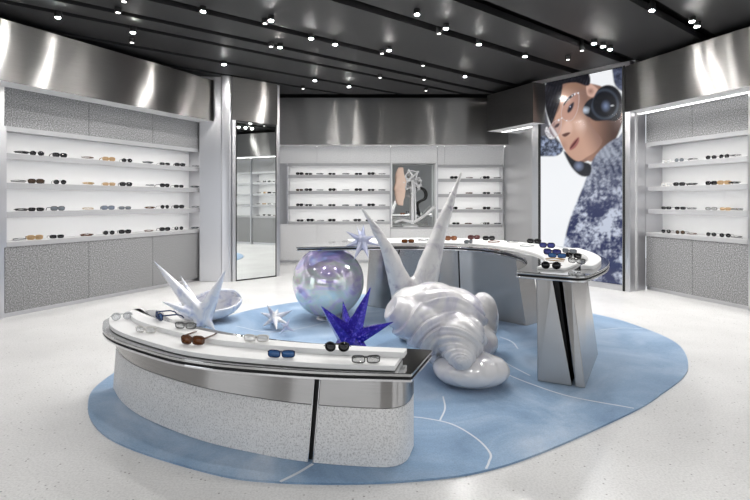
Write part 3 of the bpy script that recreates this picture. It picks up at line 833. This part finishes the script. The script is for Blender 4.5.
for (px, py, z, st, c, rz, fo, lab) in [
    (408, 243.0, zt, 'rect', 'brown', .1, 0, 'brown sunglasses at left of the tall table, between the horns'),
    (424, 241.5, zt, 'rect', 'grey', .0, 1, 'folded grey glasses between the two horns on the tall table'),
    (451, 240.5, zt, 'bold', 'orange', .1, 0, 'orange sunglasses just right of the tall horn on the tall table'),
    (469, 243.5, zt, 'rect', 'grey', .7, 0, 'turned grey sunglasses, inner row right of the tall horn'),
    (474, 239.5, zt, 'bold', 'red', .1, 0, 'dark red sunglasses second right of the tall horn'),
    (489, 240.5, zt, 'bold', 'black', .1, 0, 'black sunglasses midway along the tall table back'),
    (493, 243.5, zt, 'rect', 'orange', .2, 1, 'folded orange glasses in front of the black sunglasses on the tall table'),
    (512, 243.2, zt, 'rect', 'grey', .2, 1, 'folded grey glasses right of the middle of the tall table'),
    (534, 243.6, zt, 'bold', 'black', -.3, 0, 'black sunglasses where the tall table starts to curve forward'),
    (527, 247.5, zt, 'rect', 'silver', -.2, 1, 'folded silver glasses on the inner bend of the tall table'),
    (547, 248.0, zt, 'bold', 'navy', -.5, 0, 'navy sunglasses behind the blue pair on the tall table bend'),
    (552, 255.0, zt, 'bold', 'navy', -.6, 0, 'bright dark-blue sunglasses on the near bend of the tall table'),
    (557, 258.0, zt, 'rect', 'blue', -.5, 0, 'blue lens sunglasses just in front of the dark-blue pair'),
    (556, 262.0, zt, 'rect', 'tan', -.6, 1, 'folded tan glasses between blue and black pairs on the tall table'),
    (551, 269.3, zt, 'round', 'black', -.35, 0, 'black round sunglasses at the near end of the tall table'),
    (569, 253.5, zo, 'rect', 'grey', -1.0, 0, 'grey sunglasses farthest on the outer riser strip of the tall table'),
    (573, 258.0, zo, 'rect', 'black', -1.0, 0, 'black sunglasses in the middle of the outer riser strip'),
    (576, 263.5, zo, 'rect', 'smoke', -1.0, 0, 'smoky glasses nearest on the outer riser strip of the tall table')]:
    eyewear(st, c, ontop(px, py, z), rz, lab, 'eyewear on the tall table', bool(fo), 1.0, tucked=True, name='sunglasses' if 'sun' in lab else 'eyeglasses')

# ------------------------------------------------------------------ sculptures
def spike(bm, c, tip, r, n=9, mid=None, tw=0., tipr=.004, flat=1.0):
    c, tip = Vector(c), Vector(tip)
    pts, rad = [], []
    m = 9
    for k in range(m + 1):
        t = k / m; p = c.lerp(tip, t)
        if mid is not None: p = (1-t)**2 * c + 2*t*(1-t) * Vector(mid) + t*t * tip
        pts.append(p); rad.append(max(tipr, r * (1 - t) ** (.9 if t < .999 else 1)))
    tube(bm, pts, rad, n, flat=flat)
def star(name, label, c, tips, r, mat, voxel=None, core=None, n=7, cat='sculpture', floor_z=.011, smooth=True, mids=None, tipr=.004):
    bm = NB()
    for i, tp in enumerate(tips):
        rr = r if not isinstance(tp[1], (int, float)) or len(tp) == 3 else r
        spike(bm, c, tp if len(tp) == 3 else tp[0], r if len(tp) == 3 else tp[1], n, tipr=tipr)
    if core: ellipsoid(bm, c, (core,) * 3, seg=20, rings=12)
    if voxel: bm = fuse(bm, voxel, 3)
    for v in bm.verts: v.co.z = max(v.co.z, floor_z + .0005) if floor_z < .1 else v.co.z
    o = obj(name, bm, mat, smooth=smooth, origin=(c[0], c[1], floor_z)); return tag(o, label, cat)
# white star beside the clam
D = 5.0; c = P(203, 317, D)
star('star_sculpture', 'white lilac-tinted spiky star sculpture beside the open clam behind the front table', c,
     [(P(152.5, 259.5, 4.9), .10), (P(178.5, 272, 5.25), .055), (P(226.5, 268, 4.95), .10), (P(157.5, 300, 4.75), .07), (P(190, 331.5, 4.83), .07), (P(216, 331, 4.9), .07), (P(205, 325, 5.12), .06)],
     .07, m_lilac, .011, .10)
# clam
def clam():
    o = thing('clam_sculpture', 'open white clam shell sculpture lying on the rug beside the white star', 'sculpture', (-1.82, 5.35, .011))
    def valve(name, rx, ry, rz_, rot, loc, up):
        bm = NB(); nu, nv = 40, 12; rows = []
        for j in range(nv + 1):
            ph = math.pi / 2 * j / nv
            row_ = []
            for i in range(nu):
                th = 2 * math.pi * i / nu
                rim = 1 + .03 * math.sin(th * 7) * (math.cos(ph) ** 2)
                row_.append(Vector((rx * math.cos(th) * math.cos(ph) * rim, ry * math.sin(th) * math.cos(ph) * rim, -rz_ * math.sin(ph) * (1 if up else -1))))
            rows.append(row_)
        mt = Matrix.Translation(loc) @ rot.to_4x4()
        V = [[bm.verts.new(mt @ p) for p in row_] for row_ in rows[:-1]]
        pole = bm.verts.new(mt @ rows[-1][0])
        for j in range(nv - 1):
            for i in range(nu): face(bm, [V[j][i], V[j][(i+1) % nu], V[j+1][(i+1) % nu], V[j+1][i]])
        for i in range(nu): face(bm, [V[-1][i], V[-1][(i+1) % nu], pole])
        q = obj(name, bm, m_lilac, o, smooth=True)
        s = q.modifiers.new('thick', 'SOLIDIFY'); s.thickness = .03; s.offset = 1 if not up else 1
        ss = q.modifiers.new('sub', 'SUBSURF'); ss.levels = 1; ss.render_levels = 1
    E = lambda a, b, c_: Matrix.Rotation(R(c_), 3, 'Z') @ Matrix.Rotation(R(b), 3, 'Y') @ Matrix.Rotation(R(a), 3, 'X')
    valve('lower_valve', .33, .21, .15, E(12, -4, 8), Vector((.03, 0, .187)), True)
    valve('upper_valve', .25, .13, .08, E(-68, -10, 12), Vector((.08, .10, .17)), False)
clam()
# iridescent ball
Db = 5.46; bc = P(328.3, 284.3, Db)
ball = thing('mirror_ball', 'large iridescent mirrored ball on the rug in the middle', 'sculpture', (bc.x, bc.y, .011))
rb = 35.6 * Db / F
bm = NB(); ellipsoid(bm, (0, 0, .402), (rb,) * 3, seg=96, rings=64); obj('sphere', bm, m_ball, ball, smooth=True)
bm = NB(); cyl(bm, (0, 0), .13, 0, .022, 32, .115); obj('base', bm, m_post, ball, smooth=40)
# small knuckle star
c = P(275, 318, 5.0)
star('star_sculpture', 'small white star sculpture on the rug left of the iridescent ball', c,
     [(P(261, 327.5, 4.95), .038), (P(266, 303, 5.0), .036), (P(278, 308, 5.1), .045), (P(293, 310, 5.05), .045), (P(290, 325, 4.9), .038), (P(259, 312, 5.1), .04), (P(277, 331, 4.75), .036), (P(270, 322.5, 5.35), .045)], .04, m_lilac, .007, .045, tipr=.003)
# small clear shard beside it
c = P(286, 327, 4.75)
star('star_sculpture', 'tiny pale translucent star lying on the rug in front of the iridescent ball', c,
     [(P(281, 333, 4.72), .02), (P(295, 332, 4.72), .02), (P(290, 318, 4.8), .02), (P(280, 323, 4.75), .02), (P(284, 330, 4.95), .02)], .02, m_clearstar, None, .025, n=5, smooth=False, tipr=.002)
# blue star
D = 3.55; c = P(350, 339, D)
star('star_sculpture', 'glittering ultramarine spiky star sculpture behind the front table', c,
     [(P(321.5, 306.5, 3.45), .085), (P(343, 301.5, 3.75), .065), (P(370.5, 287.5, 3.55), .085), (P(393, 322, 3.50), .075), (P(322, 372, 3.45), .08), (P(380, 372, 3.4), .08), (P(352, 380, 3.72), .08), (P(335, 345, 3.9), .07)],
     .08, m_blue, None, .085, n=6, smooth=False, tipr=.003)
# glass star on the tall table
D = 5.20; c = P(362.5, 240.5, D)
star('star_sculpture', 'pale lilac translucent star perched on the edge of the tall table left of the horns', c,
     [(P(346, 231.5, 5.15), .048), (P(363.5, 224.5, 5.2), .048), (P(374, 236, 5.2), .048), (P(343.5, 247.3, 5.28), .048), (P(354, 260, 5.03), .048), (P(368.5, 258, 5.02), .048), (P(380, 246, 5.25), .026), (P(357, 227, 5.35), .028), (P(362, 245.0, 5.36), .03)],
     .03, m_clearstar, None, .062, n=6, smooth=False, floor_z=.8185, tipr=.0025)
# tall pair of horns
bm = NB()
base = P(414, 330, 4.62)
spike(bm, P(416, 330, 4.62), P(462, 171.5, 4.75), .17, 12, mid=P(425, 262, 4.62), tipr=.009)
spike(bm, P(411, 330, 4.62), P(361.5, 208, 4.45), .15, 12, mid=P(402, 262, 4.58), tipr=.009)
ellipsoid(bm, P(414, 305, 4.62), (.15, .13, .26))
ellipsoid(bm, P(413, 336, 4.62), (.15, .15, .055))
bm = fuse(bm, .013, 5)
for v in bm.verts:
    n_ = noise.fractal(Vector((v.co.x * 9, v.co.y * 9, v.co.z * 2.5)), 1.0, 2.0, 3)
    n2 = 1 - abs(noise.noise(Vector((v.co.x * 14 + v.co.z * 3, v.co.y * 14, v.co.z * 3)))) * 2
    v.co += v.normal * (n_ * .010 + n2 * .006)
zmin = min(v.co.z for v in bm.verts)
for v in bm.verts: v.co.z += (.011 - zmin) * max(0, 1 - v.co.z / .3)
tag(obj('horn_sculpture', bm, m_horn, smooth=True, origin=(base.x, base.y, .011)), 'tall white sculpture of two long pointed horns behind the swirled shell', 'sculpture')
# swirled shell
bm = NB()
ellipsoid(bm, (.50, 3.95, .415), (.385, .30, .215), Matrix.Rotation(R(6), 3, 'Y'))
ellipsoid(bm, (.27, 3.80, .40), (.19, .22, .16), Matrix.Rotation(R(25), 3, 'Y'))
ellipsoid(bm, (.40, 3.72, .33), (.22, .18, .17), Matrix.Rotation(R(35), 3, 'Y'))
ellipsoid(bm, (.62, 3.70, .30), (.20, .20, .17))
ellipsoid(bm, (.61, 3.58, .29), (.17, .17, .16))
ellipsoid(bm, (.592, 3.47, .235), (.115, .12, .105))
ellipsoid(bm, (.585, 3.42, .22), (.085, .11, .08))
bm = fuse(bm, .0085, 8)
sw = Vector((.583, .215))
for v in bm.verts:
    dx, dz = v.co.x - sw.x, v.co.z - sw.y
    r = math.hypot(dx * .92, dz); th = math.atan2(dz, dx)
    wob = .45 * noise.noise(Vector((v.co.x * 5, v.co.y * 3, v.co.z * 5)))
    ph2 = 9 * (-th / (2 * math.pi)) + 8.5 * math.log(max(r, .012) / .01) + wob * 2
    ph = 3 * (-th / (2 * math.pi)) + 3.6 * math.log(max(r, .012) / .01) + wob
    s = ph - math.floor(ph)
    w = (s if s < .84 else (1 - s) * 5.25); s2 = ph2 - math.floor(ph2); w2 = 1 - abs(2 * s2 - 1)        # slow rise, quick fall: overlapping folds
    amp = .030 * smooth01(.02, .25, r) + .012
    if v.co.y > 4.1: amp *= .5
    fine = noise.noise(Vector((v.co.x * 16, v.co.y * 16, v.co.z * 16))) * .003
    v.co += v.normal * ((w - .5) * amp + (w2 - .5) * .007 * smooth01(.05, .2, r) + fine)
o1 = bm
b2 = NB()
ellipsoid(b2, (.680, 3.54, .105), (.275, .25, .11))
ellipsoid(b2, (.92, 4.25, .30), (.13, .15, .22))
ellipsoid(b2, (.80, 4.10, .15), (.20, .28, .14))
ellipsoid(b2, (.55, 3.80, .14), (.17, .2, .12))
b2 = fuse(b2, .014, 6)
for v in b2.verts:
    dx, dz = v.co.x - .63, v.co.z - .16
    r = math.hypot(dx, dz * 1.5); th = math.atan2(dz, dx)
    ph = r / .10 - th / (2 * math.pi) + .3 * noise.noise(v.co * 4)
    s = ph - math.floor(ph); w = s if s < .8 else (1 - s) * 4
    v.co += v.normal * ((w - .5) * .006)
zmin = min(v.co.z for v in b2.verts)
for v in b2.verts: v.co.z = max(.011, v.co.z)
sh_t = thing('shell_sculpture', 'big white swirled shell sculpture resting on the rug right of the blue star', 'sculpture', (.6, 3.75, .011))
bmesh.ops.translate(o1, vec=-sh_t.location, verts=o1.verts); obj('whorl', o1, m_pearl, sh_t, smooth=True)
bmesh.ops.translate(b2, vec=-sh_t.location, verts=b2.verts); obj('foot', b2, m_pearl, sh_t, smooth=True)

# robotic face sculpture in the niche
rbk = thing('robot_bust', 'white mechanical bust with a peach face mask in the mirrored niche', 'sculpture', (X(412, 10.3), 10.56, .736))
def rp(px, py, y=0): 
    p = P(px, py, 10.56 + y); return p - rbk.location
m_mask = M('peach mask', (.74, .55, .45), .45)
m_armw = M('white armature', (.74, .74, .75), .35)
bm = NB()
prof = [(397, 167), (401, 172), (399.5, 180), (396.5, 185), (393.5, 189), (396, 191.5), (395.5, 195), (397.2, 198), (397.5, 203), (400, 207)]
prof = [(398.5, 167), (396, 172), (395.3, 178), (396.2, 182), (393.2, 189), (395.4, 191), (394.6, 194), (396, 196.5), (395.3, 200), (398.5, 206)]
rows = []
for (px, py) in prof:
    w = .16 * math.sin(math.pi * min(1, max(0, (py - 164) / 45))) + .03
    rows.append([bm.verts.new(Vector((rp(px, py).x + (.04 + 1.0 * w) * (abs(k) / 6) ** 2, .0 + k / 6 * w * .75, rp(px, py).z))) for k in range(-6, 7)])
for a, b in zip(rows, rows[1:]):
    for k in range(12): face(bm, [a[k], a[k+1], b[k+1], b[k]])
o = obj('face_mask', bm, m_mask, rbk, smooth=True); s = o.modifiers.new('t', 'SOLIDIFY'); s.thickness = .02
ss = o.modifiers.new('s', 'SUBSURF'); ss.levels = 1; ss.render_levels = 2
bm = NB(); rnd = random.Random(3)
nodes = []
for k in range(40):
    a = rnd.uniform(0, 6.28); rr = rnd.uniform(.2, 1)
    nodes.append(Vector((rp(411 + 11 * rr * math.cos(a), 0).x, rnd.uniform(-.10, .10), rp(0, 184 + 15 * rr * math.sin(a)).z)))
for i, p in enumerate(nodes):
    for q in sorted(nodes, key=lambda t: (t - p).length)[1:5]: tube(bm, [p, q], .013, 6)
    ellipsoid(bm, p, (.028,) * 3, seg=8, rings=6)
obj('armature', bm, m_armw, rbk, smooth=40)
bm = NB(); tube(bm, [rp(412.5, 224), rp(412.5, 178)], .035, 10); tube(bm, [rp(416, 222), rp(415, 186)], .016, 8); obj('post', bm, m_armw, rbk, smooth=40)
bm = NB(); cyl(bm, (rp(411, 200).x, 0), .165, .0, .03, 32); obj('base', bm, m_armw, rbk, smooth=40)
bm = NB(); tube(bm, [rp(414, 222), rp(424, 216), rp(434, 207, -.15)], .032, 8); tube(bm, [rp(412, 222), rp(402, 220), rp(395, 222, -.1)], .028, 8); obj('strut', bm, m_armw, rbk, smooth=40)
bm = NB(); tube(bm, spline([rp(416, 186, .05), rp(425, 190, .05), rp(426, 198, .05), rp(418, 204, .05), rp(420, 216, .05)], 6), .022, 8); obj('cable', bm, m_black, rbk, smooth=True)

# ------------------------------------------------------------------ ceiling spotlights
def spot_meshes():
    bm = NB(); cyl(bm, (0, 0), .036, -.075, .0, 20); cyl(bm, (0, 0), .02, .0, .12, 10)
    bmesh.ops.recalc_face_normals(bm, faces=bm.faces)
    a = bpy.data.meshes.new('housing'); bm.to_mesh(a); bm.free(); a.materials.append(m_black)
    out = [a]
    for m in (m_lamp, m_lampdim):
        bm = NB(); cyl(bm, (0, 0), .022, -.080, -.0752, 20); bmesh.ops.recalc_face_normals(bm, faces=bm.faces)
        b = bpy.data.meshes.new('lamp_lens'); bm.to_mesh(b); bm.free(); b.materials.append(m); out.append(b)
    return out
hs, lA, lB = spot_meshes()
ldata = {}
def light_data(power, angle):
    k = (power, angle)
    if k not in ldata:
        l = bpy.data.lights.new('spot_lamp', 'SPOT'); l.energy = power; l.spot_size = R(angle); l.spot_blend = .9; l.shadow_soft_size = .045
        l.color = (1, .985, .96); ldata[k] = l
    return ldata[k]
def spotlight(px, py, bright, label, power=0, angle=168):
    D = F * (3.215 - H) / (HZ - py)
    loc = Vector(((px - 375) * D / F, D, 3.295))
    t = thing('spotlight', label, 'spotlight', loc, 0, 'ceiling spotlights')
    for m in (hs, lA if bright else lB):
        o = bpy.data.objects.new(m.name.split('.')[0], m); COL.objects.link(o); o.parent = t
    if power:
        lo = bpy.data.objects.new('spot_lamp', light_data(power, angle)); COL.objects.link(lo); lo.parent = t; lo.location = (0, 0, -.09)
PW = 46
spots = [(58, 18, 1), (133, 33, 1), (132, 43, 0), (224, 65, 1), (203, 12, 1), (124, 2, 0), (118, 13, 0), (271, 21, 1), (265, 24, 0),
         (311, 39, 1), (335, 45, 1), (382, 54, 0), (389, 51, 1), (423, 66, 0), (280, 48, 1), (271, 47, 0), (315, 81, 1), (303, 89, 0),
         (349, 87, 1), (417, 15, 1), (439, 34, 0), (446, 29, 1), (479, 45, 1), (525, 57, 1), (465, 77, 1), (424, 80, 0), (426, 91, 0), (380, 78, 0),
         (582, 51, 0), (594, 44, 1), (603, 47, 1), (610, 50, 1), (652, 11, 1), (692, 22, 1), (697, 27, 1), (568, 60, 0)]
def near_word(px, py):
    v = 'near' if py < 30 else 'middle' if py < 60 else 'far'
    return v
for i, (px, py, br) in enumerate(spots):
    order = sorted([q for q in spots if near_word(*q[:2]) == near_word(px, py)])
    k = order.index((px, py, br)) + 1
    nth = ['first', 'second', 'third', 'fourth', 'fifth', 'sixth', 'seventh', 'eighth', 'ninth', 'tenth', 'eleventh', 'twelfth', 'thirteenth', 'fourteenth', 'fifteenth', 'sixteenth'][k-1]
    lab = '%s ceiling spotlight, %s from left among those in the %s part of the ceiling' % ('bright' if br else 'dim', nth, near_word(px, py))
    spotlight(px, py, br, lab, PW if br else 0)
# lamps over the part of the shop behind the photographer
for (x, y) in ((-3, 3.2), (-1, 3.0), (1, 3.2), (3, 3.0), (-2, 1.2), (0, 1.2), (2.2, 1.2), (-3.4, -.8), (0, -.8), (3.2, -.8)):
    l = bpy.data.objects.new('spot_lamp', light_data(48, 130)); COL.objects.link(l); l.location = (x, y, 3.2)

# ------------------------------------------------------------------ world: even fill light, entering by the openings added behind the camera
w = bpy.data.worlds.new('world'); sc.world = w; w.use_nodes = True
w.node_tree.nodes['Background'].inputs['Color'].default_value = (.93, .96, 1, 1)
w.node_tree.nodes['Background'].inputs['Strength'].default_value = 1.7
sc.view_settings.view_transform = 'Standard'; sc.view_settings.look = 'None'
sc.view_settings.exposure = -0.13; sc.view_settings.gamma = 1; sc.view_settings.use_curve_mapping = False
